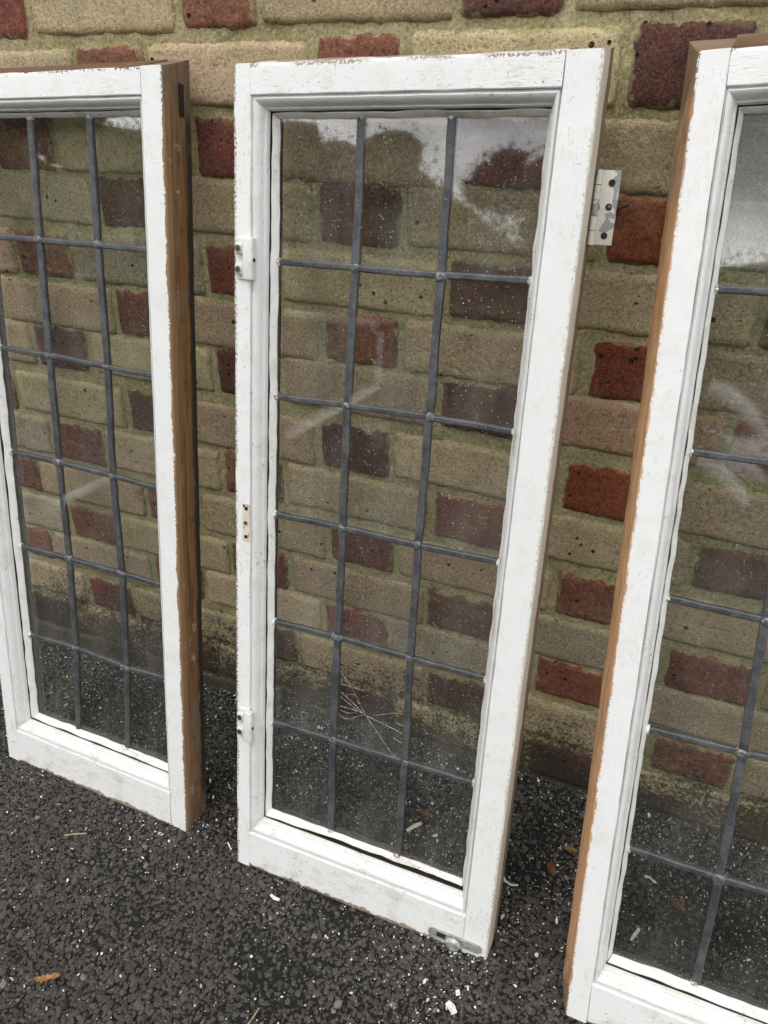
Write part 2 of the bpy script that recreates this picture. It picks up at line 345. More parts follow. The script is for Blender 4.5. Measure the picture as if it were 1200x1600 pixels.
# ------------------------------------------------------------------ ground
SX = .045
def ground_z(x, y):
    z = SX * np.clip(x, -1.6, 2.2)
    k = np.clip((np.asarray(y, float) + .17) / .17, 0, 1); bump = k * k * (3 - 2 * k) * (.026 + .02 * np.clip(1 - abs(np.asarray(x, float) - .2) / .9, -1, 1))
    return z + bump
def build_ground():
    xs = np.concatenate([[-60, -30, -12, -6, -3], np.linspace(-1.6, 2.2, 96), [3.5, 6, 12, 30, 60]])
    ys = np.concatenate([[-90, -45, -20, -10, -5, -3, -2], np.linspace(-1.4, .06, 40), [.2]])
    X, Y = np.meshgrid(xs, ys); Z = ground_z(X, Y)
    nx = len(xs); V = np.stack([X.ravel(), Y.ravel(), Z.ravel()], 1)
    F = [(j * nx + i, j * nx + i + 1, (j + 1) * nx + i + 1, (j + 1) * nx + i) for j in range(len(ys) - 1) for i in range(nx - 1)]
    tag(put('ground', mesh(V, F, True), MAT['bed']), kind='structure')
ICO_V = None
def ico():
    bm = bmesh.new(); bmesh.ops.create_icosphere(bm, subdivisions=1, radius=1)
    V = np.array([v.co[:] for v in bm.verts]); T = np.array([[v.index for v in f.verts] for f in bm.faces]); bm.free(); return V, T
def build_stones():
    V0, T0 = ico()
    pts = []
    def region(x0, x1, y0, y1, s, dz, r0, r1):
        nx = int((x1 - x0) / s); ny = int((y1 - y0) / (s * .87))
        I, J = np.meshgrid(np.arange(nx), np.arange(ny))
        x = x0 + (I + .5 * (J % 2)) * s + rng.uniform(-.42, .42, I.shape) * s; y = y0 + J * s * .87 + rng.uniform(-.42, .42, I.shape) * s
        r = rng.uniform(r0, r1, I.shape)
        return np.stack([x.ravel(), y.ravel(), np.full(x.size, dz), r.ravel()], 1)
    A = region(-.95, 1.05, -.80, .02, .0058, .0002, .0027, .0046)
    B = region(-.95, 1.05, -.80, .02, .0140, .0008, .0038, .0060)
    D = region(-1.6, 1.9, -1.25, .02, .0105, -.0004, .0045, .0075); D = D[~((D[:, 0] > -.95) & (D[:, 0] < 1.05) & (D[:, 1] > -.8))]
    P = np.concatenate([A, B, D]); n = len(P)
    V = np.repeat(V0[None], n, 0) * rng.uniform(.58, 1.32, (n, len(V0), 1))
    sc = np.stack([rng.uniform(.75, 1.25, n), rng.uniform(.75, 1.25, n), rng.uniform(.5, .75, n)], 1)
    V = V * sc[:, None, :]
    tl = rng.normal(0, .30, (n, 2)); an = rng.uniform(0, 6.28, n)
    c, s = np.cos(an), np.sin(an)
    x = V[..., 0] * c[:, None] - V[..., 1] * s[:, None]; y = V[..., 0] * s[:, None] + V[..., 1] * c[:, None]; z = V[..., 2]
    z = np.minimum(z, .62) + x * tl[:, :1] + y * tl[:, 1:]
    V = np.stack([x, y, z], 2) * P[:, 3][:, None, None]
    gz = ground_z(P[:, 0], P[:, 1])
    und = np.array([noise.noise(Vector((a * 9, b * 9, 3.3))) for a, b in P[:, :2]]) * .0022
    V = V + np.stack([P[:, 0], P[:, 1], gz + P[:, 2] + und - .001], 1)[:, None, :]
    T = (T0[None] + (np.arange(n) * len(V0))[:, None, None]).reshape(-1, 3)
    sh = np.repeat(np.clip(rng.beta(2, 2.2, n), 0, .97), len(V0)); pick = np.repeat(rng.random(n) < .006, len(V0)); sh[pick] = 1.0
    o = put('tarmac_chippings', np_mesh(V.reshape(-1, 3), T, {'shade': sh}), MAT['stone'])
    tag(o, 'dark grey coated tarmac chippings covering the ground in front of the brick wall', 'tarmac', kind='stuff')
def build_flakes():
    n1, n2, n3 = 12000, 7500, 1000
    x = np.concatenate([rng.uniform(-.95, 1.05, n1), rng.uniform(-.95, 1.05, n2), np.clip(rng.normal(.28, .05, n3), -.9, 1)])
    y = np.concatenate([-np.abs(rng.normal(0, .16, n1)), rng.uniform(-.8, 0, n2), rng.normal(-.30, .10, n3)])
    # keep them in drifts
    keep = np.array([noise.noise(Vector((a * 7, b * 7, 9.1))) + noise.noise(Vector((a * 23, b * 23, 2.1))) * .7 for a, b in zip(x, y)]) > rng.uniform(-.9, .55, len(x))
    x, y = x[keep], y[keep]; n = len(x)
    r = .0003 + .00060 * rng.gamma(.85, .72, n); r = np.clip(r, .0003, .0038); el = rng.uniform(1, 2.4, n) ** rng.integers(0, 2, n)
    base = np.array([[math.cos(a), math.sin(a)] for a in np.linspace(0, 2 * math.pi, 6)[:-1]])
    ring = base[None] * rng.uniform(.5, 1.2, (n, 5, 1)); ring[..., 0] *= el[:, None]
    an = rng.uniform(0, 6.28, n); c, s = np.cos(an)[:, None], np.sin(an)[:, None]
    rx = (ring[..., 0] * c - ring[..., 1] * s) * r[:, None]; ry = (ring[..., 0] * s + ring[..., 1] * c) * r[:, None]
    tl = rng.normal(0, .35, (n, 2)); rz = rx * tl[:, :1] + ry * tl[:, 1:]
    top = np.stack([rx, ry, rz + .0006], 2); bot = np.stack([rx, ry, rz], 2)
    V = np.concatenate([top, bot], 1); V += np.stack([x, y, ground_z(x, y) + rng.uniform(.0022, .0042, n)], 1)[:, None, :]
    T0 = [(0, 1, 2), (0, 2, 3), (0, 3, 4), (5, 7, 6), (5, 8, 7), (5, 9, 8)] + [t for i in range(5) for t in ((i, (i + 1) % 5 + 5, (i + 1) % 5), (i, i + 5, (i + 1) % 5 + 5))]
    T = (np.array(T0)[None] + (np.arange(n) * 10)[:, None, None]).reshape(-1, 3)
    o = put('paint_flakes', np_mesh(V.reshape(-1, 3), T, {'shade': np.repeat(rng.beta(1.6, 1.0, n), 10)}), MAT['flake'])
    tag(o, 'tiny white paint flakes and chips scattered over the dark tarmac', 'paint flakes', kind='stuff')
build_ground(); build_stones(); build_flakes()

# ------------------------------------------------------------------ brick wall
ROWZ = {-3: 1.237, -2: 1.162, -1: 1.086, 0: 1.007, 1: .930, 2: .861, 3: .785, 4: .711, 5: .644, 6: .558, 7: .483, 8: .401, 9: .325, 10: .255, 11: .174, 12: .097, 13: .022, 14: -.053}
wall = empty('brick_wall', Matrix.Translation((0, 0, 0)), 'buff and dark red brick wall with smeared yellowish lime mortar behind the windows', 'wall'); wall['kind'] = 'thing'
def smooth01(x): return x * x * (3 - 2 * x)
def brick_mesh(x0, x1, z0, z1, seed, rough=1.0):
    """one brick: front skin over a 5 mm grid with softened irregular edges, plus returns into the wall"""
    w, h = x1 - x0, z1 - z0; st = .0042
    nx, nz_ = max(6, int(w / st)), max(6, int(h / st)); V = []; E = []
    for j in range(nz_ + 1):
        for i in range(nx + 1):
            u, v = i / nx, j / nz_; X, Z = x0 + u * w, z0 + v * h
            ex, ez = min(u, 1 - u) * w, min(v, 1 - v) * h; e = min(ex, ez)
            # rounded corners and ragged outline
            k = 1 - min(1, e / .012); x_, z_ = X, Z
            X += k * rough * (.0013 * nz3((x_, 1, z_), 22, seed) + .0017 * nz3((x_, 1, z_), 120, seed + 3)); Z += k * rough * (.0013 * nz3((x_, 5, z_), 16, seed + 9) + .0018 * nz3((x_, 5, z_), 120, seed + 5))
            if ex < .007 and ez < .007:
                q = (.007 - ex) * (.007 - ez) / .000049 * (1 + .9 * nz3((seed, round(u), round(v)), 3, seed))
                X += (.0018 if u < .5 else -.0018) * q; Z += (.0018 if v < .5 else -.0018) * q
            y = -.0054 - .0009 * nz3((seed, 2, seed), 1, seed)
            y += .0016 * nz3((X, 0, Z), 16, seed) + .0007 * nz3((X, 3, Z), 75, seed)
            y += (.0026 if e < .0006 else 0) + .0012 * (1 - smooth01(min(1, e / .008))) * (1 + 1.2 * nz3((x_, 7, z_), 70, seed))
            V.append((X, y, Z)); E.append(e)
    F = [(j * (nx + 1) + i, j * (nx + 1) + i + 1, (j + 1) * (nx + 1) + i + 1, (j + 1) * (nx + 1) + i) for j in range(nz_) for i in range(nx)]
    # returns
    ring = [i for i in range(nx + 1)] + [j * (nx + 1) + nx for j in range(1, nz_ + 1)] + [nz_ * (nx + 1) + i for i in range(nx - 1, -1, -1)] + [j * (nx + 1) for j in range(nz_ - 1, 0, -1)]
    b = len(V)
    for r in ring: V.append((V[r][0], .025, V[r][2])); E.append(0)
    m = len(ring)
    for k in range(m): F.append((ring[(k + 1) % m], ring[k], b + k, b + (k + 1) % m))
    return mesh(V, F, True, attrs={'edge': E})
REDS = {(-1, -2): 'red', (-1, -1): 'rust', (-1, 0): 'plum', (0, -1): 'rust', (0, 0): 'rust', (0, 1): 'plum', (1, 0): 'red', (1, -1): 'red', (1, -2): 'red', (2, 0): 'plum', (2, 1): 'orange', (2, -1): 'plum',
        (3, 0): 'plum', (3, -1): 'red', (4, 0): 'rust', (4, 1): 'orange', (5, 0): 'plum', (6, 0): 'plum', (6, 1): 'orange', (7, 0): 'red', (8, 0): 'red', (9, 0): 'plum', (10, 0): 'red', (11, 0): 'plum', (11, -1): 'plum'}
BUFFS = {(3, 1): 'grey', (5, 0): 'pink', (1, 1): 'tan', (-1, 1): 'grey', (4, -1): 'tan', (5, -1): 'tan', (2, -1): 'buff', (0, 0): 'buff', (0, 1): 'buff'}
shapes = []   # outlines used again to press the joints into the mortar bed
def lay_bricks():
    far = bmesh.new()
    for r, zc in sorted(ROWZ.items()):
        off = 0.0 if r % 2 == 0 else .166
        dx = {7: -.005, 9: -.008, 6: -.010, 11: -.002, 10: -.009, 3: .0, 12: -.006}.get(r, 0) + rnd.uniform(-.002, .002)
        k0 = -5
        for k in range(-5, 7):
            xc = k * .3375 + off + dx
            hw = .0505 + rnd.uniform(-.002, .002)
            nxt = xc + .3375
            for kind, a, b in (('h', xc - hw, xc + hw), ('s', xc + hw + rnd.uniform(.008, .012), nxt - .0505 - rnd.uniform(.008, .012))):
                xm = (a + b) / 2; zz = zc + .017 * xm * (1 if abs(xm) < 1.3 else 0) + rnd.uniform(-.0015, .0015); hh = .0334 + rnd.uniform(-.0014, .0014)
                if kind == 's' and rnd.random() < .0: pass
                inview = -1.0 < xm < 1.15 and r >= -2
                if kind == 'h': mt = REDS.get((r, k), rnd.choice(['red', 'red', 'plum', 'rust']))
                else: mt = BUFFS.get((r, k), rnd.choice(['buff', 'buff', 'tan', 'grey', 'tan']))
                if kind == 'h' and (r, k) == (0, 1): hh = .036
                if inview:
                    o = put('brick', brick_mesh(a, b, zz - hh, zz + hh, rnd.uniform(0, 60), 1.4 if kind == 'h' else 1.1), MAT[mt], wall)
                    if mt in ('red', 'orange', 'rust', 'plum'): o['label'] = {'red': 'dark red header brick', 'orange': 'orange red header brick', 'rust': 'rough rust brown header brick', 'plum': 'blackish plum header brick'}[mt]
                    shapes.append((a, b, zz - hh, zz + hh))
    # courses outside the photograph's frame, laid the same way but joined
    V, F, ed, mi = [], [], [], []
    def add(a, b, z0, z1, m):
        n = len(V); y = -.003 + rnd.uniform(-.001, .001); c = .004
        V.extend([(a, .02, z0), (b, .02, z0), (b, .02, z1), (a, .02, z1), (a, .0, z0), (b, .0, z0), (b, .0, z1), (a, .0, z1), (a + c, y, z0 + c), (b - c, y, z0 + c), (b - c, y, z1 - c), (a + c, y, z1 - c)])
        ed.extend([0] * 8 + [.02] * 4)
        for q in ((0, 4), (4, 8)):
            for i in range(4): F.append((n + q[0] + i, n + q[0] + (i + 1) % 4, n + q[1] + (i + 1) % 4, n + q[1] + i)); mi.append(m)
        F.append((n + 8, n + 9, n + 10, n + 11)); mi.append(m)
    for r in range(-22, 15):
        zc = ROWZ.get(r, 1.237 - (r + 3) * .0755); off = 0 if r % 2 == 0 else .166
        for k in range(-12, 16):
            xc = k * .3375 + off
            for a, b, kind in ((xc - .0485, xc + .0485, 0), (xc + .061, xc + .2765, 1)):
                xm = (a + b) / 2
                if -1.0 < xm < 1.15 and r >= -2: continue
                zz = zc + .017 * xm * (1 if (abs(xm) < 1.3 and r >= -3) else 0)
                add(a, b, zz - .032, zz + .032, rnd.choice([0, 0, 1]) if kind == 0 else rnd.choice([2, 2, 3, 4]))
    me = mesh(V, F, False, attrs={'edge': ed})
    for m in ('red', 'plum', 'buff', 'tan', 'grey'): me.materials.append(MAT[m])
    me.polygons.foreach_set('material_index', mi)
    tag(put('outer_brick_courses', me, None, wall), kind='stuff')
lay_bricks()
def build_mortar():
    # fine bed in view, with low and high patches, pressed back a little in the joints
    def sheet(x0, x1, z0, z1, st, y0, amp):
        nx, nz_ = int((x1 - x0) / st), int((z1 - z0) / st); V = []
        for j in range(nz_ + 1):
            for i in range(nx + 1):
                X, Z = x0 + i * (x1 - x0) / nx, z0 + j * (z1 - z0) / nz_
                y = y0 - .0012 + amp * (.0020 * nz3((X, 0, Z), 19, 3) + .0016 * nz3((X, 0, Z), 60, 8) + .0011 * nz3((X, 0, Z), 130, 5))
                V.append((X, y, Z))
        return V, [(j * (nx + 1) + i, j * (nx + 1) + i + 1, (j + 1) * (nx + 1) + i + 1, (j + 1) * (nx + 1) + i) for j in range(nz_) for i in range(nx)]
    V, F = sheet(-1.15, 1.3, -.09, 1.28, .0052, .0002, 1.0)
    o = put('mortar', mesh(V, F, True), MAT['mortar'], wall)
    V2 = []; F2 = []
    for a, b, c, d in ((-4.2, -1.15, -.12, 2.75), (1.3, 5.2, -.12, 2.75), (-1.15, 1.3, 1.28, 2.75)):
        n = len(V2); V2 += [(a, .0012, c), (b, .0012, c), (b, .0012, d), (a, .0012, d)]; F2.append((n, n + 1, n + 2, n + 3))
    n = len(V2); V2 += [(-4.2, .22, -.12), (5.2, .22, -.12), (5.2, .22, 2.75), (-4.2, .22, 2.75), (-4.2, .0012, 2.75), (5.2, .0012, 2.75), (-4.2, .0012, -.12), (5.2, .0012, -.12)]
    F2 += [(n + 1, n, n + 3, n + 2), (n + 3, n + 4, n + 5, n + 2), (n, n + 6, n + 4, n + 3), (n + 1, n + 2, n + 5, n + 7)]
    put('mortar_backing', mesh(V2, F2), MAT['mortar'], wall)
build_mortar()

# ------------------------------------------------------------------ windows
T = .047
def frame_matrix(o, yaw, lean, roll):
    ex = Vector((math.cos(yaw), math.sin(yaw), 0)); n = Vector((-math.sin(yaw), math.cos(yaw), 0))
    ez = Vector((0, 0, 1)) * math.cos(lean) + n * math.sin(lean)
    x2 = ex * math.cos(roll) + ez * math.sin(roll); z2 = -ex * math.sin(roll) + ez * math.cos(roll); y2 = z2.cross(x2)
    M = Matrix.Identity(4)
    for i, v in enumerate((x2, y2, z2)):
        for j in range(3): M[j][i] = v[j]
    M.translation = o; return M
def sweep(prof, fmap, n, close=True, jit=.0003, seed=0., cap=None, jf=28):
    """prof: (a, depth, perim) cross-section; fmap(a, d, t)->local point for t in 0..1; jitter makes the timber and paint uneven"""
    V, UV, F = [], [], []; m = len(prof)
    for k in range(n + 1):
        t = k / n
        for (a, d, pm) in prof:
            p, L = fmap(a, d, t)
            q = Vector((nz3(p, jf, seed), nz3(p, jf, seed + 7), nz3(p, jf, seed + 13))) * jit
            V.append(Vector(p) + q); UV.append((pm, L))
    for k in range(n):
        for i in range(m if close else m - 1):
            a, b = k * m + i, k * m + (i + 1) % m
            F.append((a, b, b + m, a + m))
    for base, rev in ((0, True), (n * m, False)):
        b = len(V)
        for i in range(m): V.append(V[base + i].copy()); UV.append((cap if cap is not None else UV[base + i][0], UV[base + i][1] + prof[i][1] * .1))
        F.append(tuple(b + i for i in (range(m - 1, -1, -1) if rev else range(m))))
    return mesh(V, F, True, uv=UV)
def fix(me, ang=40):
    bm = bmesh.new(); bm.from_mesh(me); bmesh.ops.recalc_face_normals(bm, faces=bm.faces); bm.to_mesh(me); bm.free()
    try: me.set_sharp_from_angle(angle=math.radians(ang))
    except Exception: pass
    return me
def member_prof(w, slant=0.0):
    s = slant
    return [(-s, T, -.049), (-s * .66, T * .66, -.033), (-s * .33, T * .33, -.017), (0, .0045, -.0048), (.0003, .0018, -.0020), (.0009, .0006, -.0006), (.0020, .0001, .0010), (.0045, 0, .0034),
            (w * .5, 0, w * .5), (w - .0012, 0, w - .0016), (w - .0002, .0009, w), (w, .003, w + .002), (w, T, w + .05)]
MOULD = [(0, .0016), (.02, .0034), (.07, .0038), (.10, .0020), (.16, .0014), (.24, .0020), (.33, .0036), (.41, .0060), (.47, .0088), (.50, .0112), (.53, .0122), (.58, .0118), (.61, .0124), (.635, .0142), (.65, .0175)]
class Win:
    def __init__(w, o, yaw, lean, roll, gw, gh, mL, mR, mT, mB, fL, fR, fT, fB, label, residual, mats, glass, slant=0.0, tslant=0.0, seed=0):
        w.W, w.H = gw + mL + mR, gh + mT + mB; w.m = dict(L=mL, R=mR, T=mT, B=mB); w.f = dict(L=fL, R=fR, T=fT, B=fB); w.gw, w.gh = gw, gh; w.seed = seed
        w.root = empty('casement_window', frame_matrix(Vector(o), yaw, lean, roll), label, 'window', 'old leaded casement windows leaning on the brick wall')
        w.dg = .0274; w.mats = mats; w.root['kind'] = 'thing'
        # sticks
        for side in 'LR':
            f = w.f[side]
            def fm(a, d, t, side=side): 
                z = t * (w.H + max(0, d - .0045) / T * tslant)
                return ((a if side == 'L' else w.W - a, d, z), z)
            me = fix(sweep(member_prof(f, slant if side == 'L' else 0), fm, 70, jit=.0007, seed=seed + (1 if side == 'L' else 3), cap=-.03))
            put('stile', me, PM[mats[side]], w.root)
        for side in 'TB':
            f = w.f[side]
            def fm(a, d, t, side=side):
                x = w.f['L'] + .0002 + t * (w.W - w.f['L'] - w.f['R'] - .0004)
                return ((x, d, w.H - a if side == 'T' else a), x)
            me = fix(sweep(member_prof(f, tslant if side == 'T' else 0), fm, 30, jit=.0007, seed=seed + (5 if side == 'T' else 6)))
            put('top_rail' if side == 'T' else 'bottom_rail', me, PM[mats[side]], w.root)
        for side in 'LRTB':
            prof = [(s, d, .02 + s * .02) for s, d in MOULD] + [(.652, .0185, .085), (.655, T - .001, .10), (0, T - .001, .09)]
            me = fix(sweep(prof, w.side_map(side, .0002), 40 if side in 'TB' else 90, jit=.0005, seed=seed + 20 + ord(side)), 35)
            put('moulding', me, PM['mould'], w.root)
            gap = .69; crackd = seed == 2 and side == 'B'
            pp = [(gap, .0212, .30), (gap + .03, .0196, .302), (gap + .08, .0194, .304), (.90, .0232, .306), (.985, .0262, .308), (1.0, w.dg + .0002, .31), (1.0, w.dg + .0006, .312), (.90, w.dg + .0007, .32), (gap, w.dg + .0007, .33)]
            base = w.side_map(side, .0)
            def pm_(s, d, t, base=base, crackd=crackd):
                if crackd and s < .9: k = max(0, min(1, (t - .12) / .25)); s = s + (.9 - s) * max(0, min(.95, .78 + .22 * nz3((t * 9, 0, 0), 1) + .12 * nz3((t * 40, 0, 0), 1))) * k
                return base(s, d, t)
            me = fix(sweep(pp, pm_, 60 if side in 'TB' else 160, jit=.0014, seed=seed + 50 + ord(side), jf=42), 50)
            put('putty', me, PM['putty'], w.root)
        # junction grid of the leading (small errors of the hand-made panel kept)
        w.J = {}
        for i in range(4):
            for j in range(7):
                dx, dz = residual.get((i, j), (0, 0))
                w.J[i, j] = (mL + gw * i / 3 + dx / 1000, mB + gh * j / 6 + dz / 1000)
        w.glaze(glass); w.lead()
    def side_map(w, side, g):
        def fm(s, d, t):
            def a_(S): return w.f[S] + s * (w.m[S] - w.f[S]) + g
            if side in 'LR':
                z = a_('B') + t * (w.H - a_('T') - a_('B')); x = a_(side) if side == 'L' else w.W - a_('R'); return ((x, d, z), z)
            x = a_('L') + t * (w.W - a_('L') - a_('R')); z = a_('B') if side == 'B' else w.H - a_('T'); return ((x, d, z), x)
        return fm
    def glaze(w, gm):
        w.panes = {}
        for i in range(3):
            for j in range(6):
                q = [w.J[i, j], w.J[i + 1, j], w.J[i + 1, j + 1], w.J[i, j + 1]]; q = [list(p) for p in q]
                e = .0022
                if i == 0: q[0][0] -= e; q[3][0] -= e
                if i == 2: q[1][0] += e; q[2][0] += e
                if j == 0: q[0][1] -= e; q[1][1] -= e
                if j == 5: q[2][1] += e; q[3][1] += e
                tx, tz = rnd.gauss(0, .0042), rnd.gauss(0, .0042)
                cx = sum(p[0] for p in q) / 4; cz = sum(p[1] for p in q) / 4; g = .0008
                P = []
                for dep in (0, .0028):
                    for k, (x, z) in enumerate(q):
                        x += g if k in (0, 3) else -g; z += g if k in (0, 1) else -g
                        P.append((x - cx, dep + tx * (x - cx) + tz * (z - cz), z - cz))
                F = [(0, 1, 2, 3), (7, 6, 5, 4), (0, 4, 5, 1), (1, 5, 6, 2), (2, 6, 7, 3), (3, 7, 4, 0)]
                o = put('pane', mesh(P, F), gm, w.root); o.location = (cx, w.dg + .0004, cz); w.panes[i, j] = o
    def came(w, pts, wid, hgt, seed):
        prof = []
        for k in range(9):
            a = math.pi * k / 8; prof.append((-math.cos(a) * wid / 2, -(math.sin(a) ** .5) * hgt * (1 - .16 * math.exp(-((math.cos(a)) / .22) ** 2))))
        prof += [(wid / 2, .0042), (wid / 4, .0060), (-wid / 4, .0060), (-wid / 2, .0042)]
        V, F = [], []; m = len(prof); N = []
        for k in range(len(pts) - 1):
            a, b = Vector(pts[k]), Vector(pts[k + 1]); s = max(2, int((b - a).length / .006))
            for i in range(s): N.append(a.lerp(b, i / s))
        N.append(Vector(pts[-1]))
        for k, p in enumerate(N):
            d = (N[min(k + 1, len(N) - 1)] - N[max(k - 1, 0)]).normalized(); nrm = Vector((d.y, -d.x))
            wob = .0009 * nz3((p.x, 0, p.y), 22, seed); ws = 1 + .13 * nz3((p.x, 3, p.y), 45, seed)
            for a, dd in prof:
                q = p + nrm * (a * ws + wob); V.append((q.x, w.dg + .0004 + dd * (1 + .12 * nz3((p.x, a * 60, p.y), 120, seed)), q.y))
        for k in range(len(N) - 1):
            for i in range(m): F.append((k * m + i, k * m + (i + 1) % m, (k + 1) * m + (i + 1) % m, (k + 1) * m + i))
        F.append(tuple(range(m))); F.append(tuple((len(N) - 1) * m + i for i in range(m - 1, -1, -1)))
        return fix(mesh(V, F, True), 60)
    def blob(w, x, z, r, sx, sz, mat, name, seed, hgt=.0040):
        V, F = [(x, w.dg - hgt, z)], []; n = 14
        for ring, (rr, hh) in enumerate(((.35, .97), (.62, .90), (.85, .62), (1.0, .0), (1.0, -.8))):
            for k in range(n):
                a = 2 * math.pi * k / n; ra = r * rr * (1 + .42 * nz3((math.cos(a) * 1.3, ring * .3, math.sin(a) * 1.3), 1.5, seed))
                V.append((x + math.cos(a) * ra * sx, w.dg - hgt * hh + .0004 * nz3((a, ring, 0), 1.7, seed), z + math.sin(a) * ra * sz))
        for k in range(n): F.append((0, 1 + k, 1 + (k + 1) % n))
        for g in range(4):
            for k in range(n): F.append((1 + g * n + k, 1 + (g + 1) * n + k, 1 + (g + 1) * n + (k + 1) % n, 1 + g * n + (k + 1) % n))
        put(name, fix(mesh(V, F, True), 80), mat, w.root)
    def lead(w):
        for i in (1, 2):
            pts = [w.J[i, j] for j in range(7)]; pts[0] = (pts[0][0], pts[0][1] - .0015); pts[6] = (pts[6][0], pts[6][1] + .0015)
            put('lead_came', w.came(pts, .0087, .0026, w.seed + i * 3), MAT['lead'], w.root)
        for j in range(1, 6):
            for i in range(3):
                a, b = Vector(w.J[i, j]), Vector(w.J[i + 1, j]); d = (b - a).normalized()
                a2 = a + d * (.0042 if i else -.0015); b2 = b - d * (.0042 if i < 2 else -.0015)
                put('lead_came', w.came([a2, b2], .0071, .0023, w.seed + i * 5 + j * 11), MAT['lead'], w.root)
        for i in (1, 2):
            for j in range(1, 6):
                x, z = w.J[i, j]; w.blob(x + rnd.gauss(0, .0008), z + rnd.gauss(0, .0006), .0060 + rnd.uniform(-.0008, .0016), rnd.uniform(.85, 1.25), rnd.uniform(.72, 1.0), MAT['solder'], 'solder_joint', rnd.uniform(0, 50), .0034)
            for j, dz in ((0, -.0012), (6, .0016)):
                x, z = w.J[i, j]; w.blob(x + rnd.uniform(-.001, .001), z + dz, .0050, 1, .85, PM['putty'], 'putty_blob', rnd.uniform(0, 50), .0036)
        for j in range(1, 6):
            for i, dx in ((0, -.0012), (3, .0012)):
                x, z = w.J[i, j]; w.blob(x + dx, z + rnd.uniform(-.001, .001), .0048, .8, 1.05, PM['putty'], 'putty_blob', rnd.uniform(0, 50), .0036)
RES1 = {(1, 0): (-6.7, -3.4), (1, 1): (2.8, -.1), (1, 2): (3.4, 1.6), (1, 3): (-1.2, 1.1), (1, 4): (-2.4, 4.4), (1, 5): (-2.3, 5.3), (1, 6): (-.3, -1.4),
        (2, 0): (2.1, -1.9), (2, 1): (9.4, -4.9), (2, 2): (10.3, 1.6), (2, 3): (4.3, -1.5), (2, 4): (6.9, .4), (2, 5): (3, 3.9), (2, 6): (2, -.8),
        (0, 1): (0, -3.8), (0, 2): (0, 1.1), (0, 3): (0, 1.8), (0, 4): (0, 5.4), (0, 5): (0, 5.5), (3, 1): (0, .1), (3, 2): (0, 1), (3, 3): (0, -6), (3, 4): (0, -2.3), (3, 5): (0, 1.7)}
RES2 = {(1, 0): (-.7, .1), (1, 1): (-3.6, -2.9), (1, 2): (-3.3, 1.4), (1, 3): (-2.6, .1), (1, 4): (-3.5, 1.5), (1, 5): (-.4, 2.6), (1, 6): (-.4, 1),
        (2, 0): (3.7, .7), (2, 1): (3.8, -1.9), (2, 2): (-.1, -.2), (2, 3): (-.4, -1.8), (2, 4): (1, .3), (2, 5): (1.7, .9), (2, 6): (1.1, .3),
        (0, 1): (0, -5.2), (0, 2): (0, .1), (0, 3): (0, .6), (0, 4): (0, -.2), (0, 5): (0, 3.8), (3, 1): (0, -.3), (3, 2): (0, -1.7), (3, 3): (0, -2.2), (3, 4): (0, -2.1), (3, 5): (0, 2.1)}
RES3 = {(0, 1): (0, -4), (0, 2): (0, -1), (0, 3): (0, -.2), (0, 4): (0, 2.4), (0, 5): (0, 4.8), (1, 0): (-1, 1.7), (1, 1): (2.2, -4.7), (1, 2): (1, -.8), (1, 3): (-2, -3.5), (1, 4): (0, 1), (1, 5): (0, 3),
        (2, 1): (0, -4), (2, 2): (0, 1), (2, 3): (0, -3), (2, 4): (0, 0), (2, 5): (0, 2), (3, 1): (0, -2), (3, 2): (0, 0), (3, 3): (0, -2), (3, 4): (0, 0), (3, 5): (0, 3)}
GZ = .004
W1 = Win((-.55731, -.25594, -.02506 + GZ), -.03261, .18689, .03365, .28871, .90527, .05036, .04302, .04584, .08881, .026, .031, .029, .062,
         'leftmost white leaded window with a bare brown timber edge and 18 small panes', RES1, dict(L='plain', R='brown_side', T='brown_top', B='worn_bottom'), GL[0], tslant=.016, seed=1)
W2 = Win((-.07485, -.28166, -.00337 + GZ), -.00878, .19295, .03076, .28923, .89507, .04161, .04894, .04818, .08947, .0215, .034, .030, .060,
         'middle white leaded window with a cracked pane, side hinge and catch on its bottom rail', RES2, dict(L='worn_left', R='cream_side', T='worn_top', B='worn_bottom'), GL[1], tslant=.012, seed=2)
W3 = Win((.41007, -.31084, .01844 + GZ), -.03899, .23408, .06846, .27852, .90002, .04203, .04645, .04507, .08589, .0265, .033, .029, .058,
         'rightmost white leaded window with a bare orange pine edge, cut by the photo edge', RES3, dict(L='orange_side', R='plain', T='brown_top', B='worn_bottom'), GL[2], slant=.013, tslant=.023, seed=3)

# --- middle window hardware
def cyl_bm(bm, p, r1, r2, depth, axis='Y', n=20):
    rot = {'Y': Matrix.Rotation(math.radians(90), 4, 'X'), 'Z': Matrix(), 'X': Matrix.Rotation(math.radians(90), 4, 'Y')}[axis]
    bmesh.ops.create_cone(bm, cap_ends=True, segments=n, radius1=r1, radius2=r2, depth=depth, matrix=Matrix.Translation(p) @ rot)
def screw(parent, x, y, z, r=.0034, cross=True):
    bm = bmesh.new(); cyl_bm(bm, (x, y, z), r * .8, r, .0014, n=22)
    o = put('screw', fix(bm_mesh(bm, True), 30), MAT['screw'], parent)
    bm = bmesh.new()
    if cross:
        for a in (.5, .5 + math.pi / 2): box_bm(bm, (x, y - .00075, z), (r * 1.15, .0003, r * .3), Matrix.Rotation(a, 3, 'Y'))
    else: box_bm(bm, (x, y - .00075, z), (r * 1.8, .0003, r * .3), Matrix.Rotation(1.2, 3, 'Y'))
    return o, bm
def holes(parent, l, y, name='screw_hole', mat='hole'):
    for x, z, r in l:
        bm = bmesh.new(); cyl_bm(bm, (x, y, z), r, r, .0012, n=18); put(name, fix(bm_mesh(bm, True), 30), MAT[mat], parent)
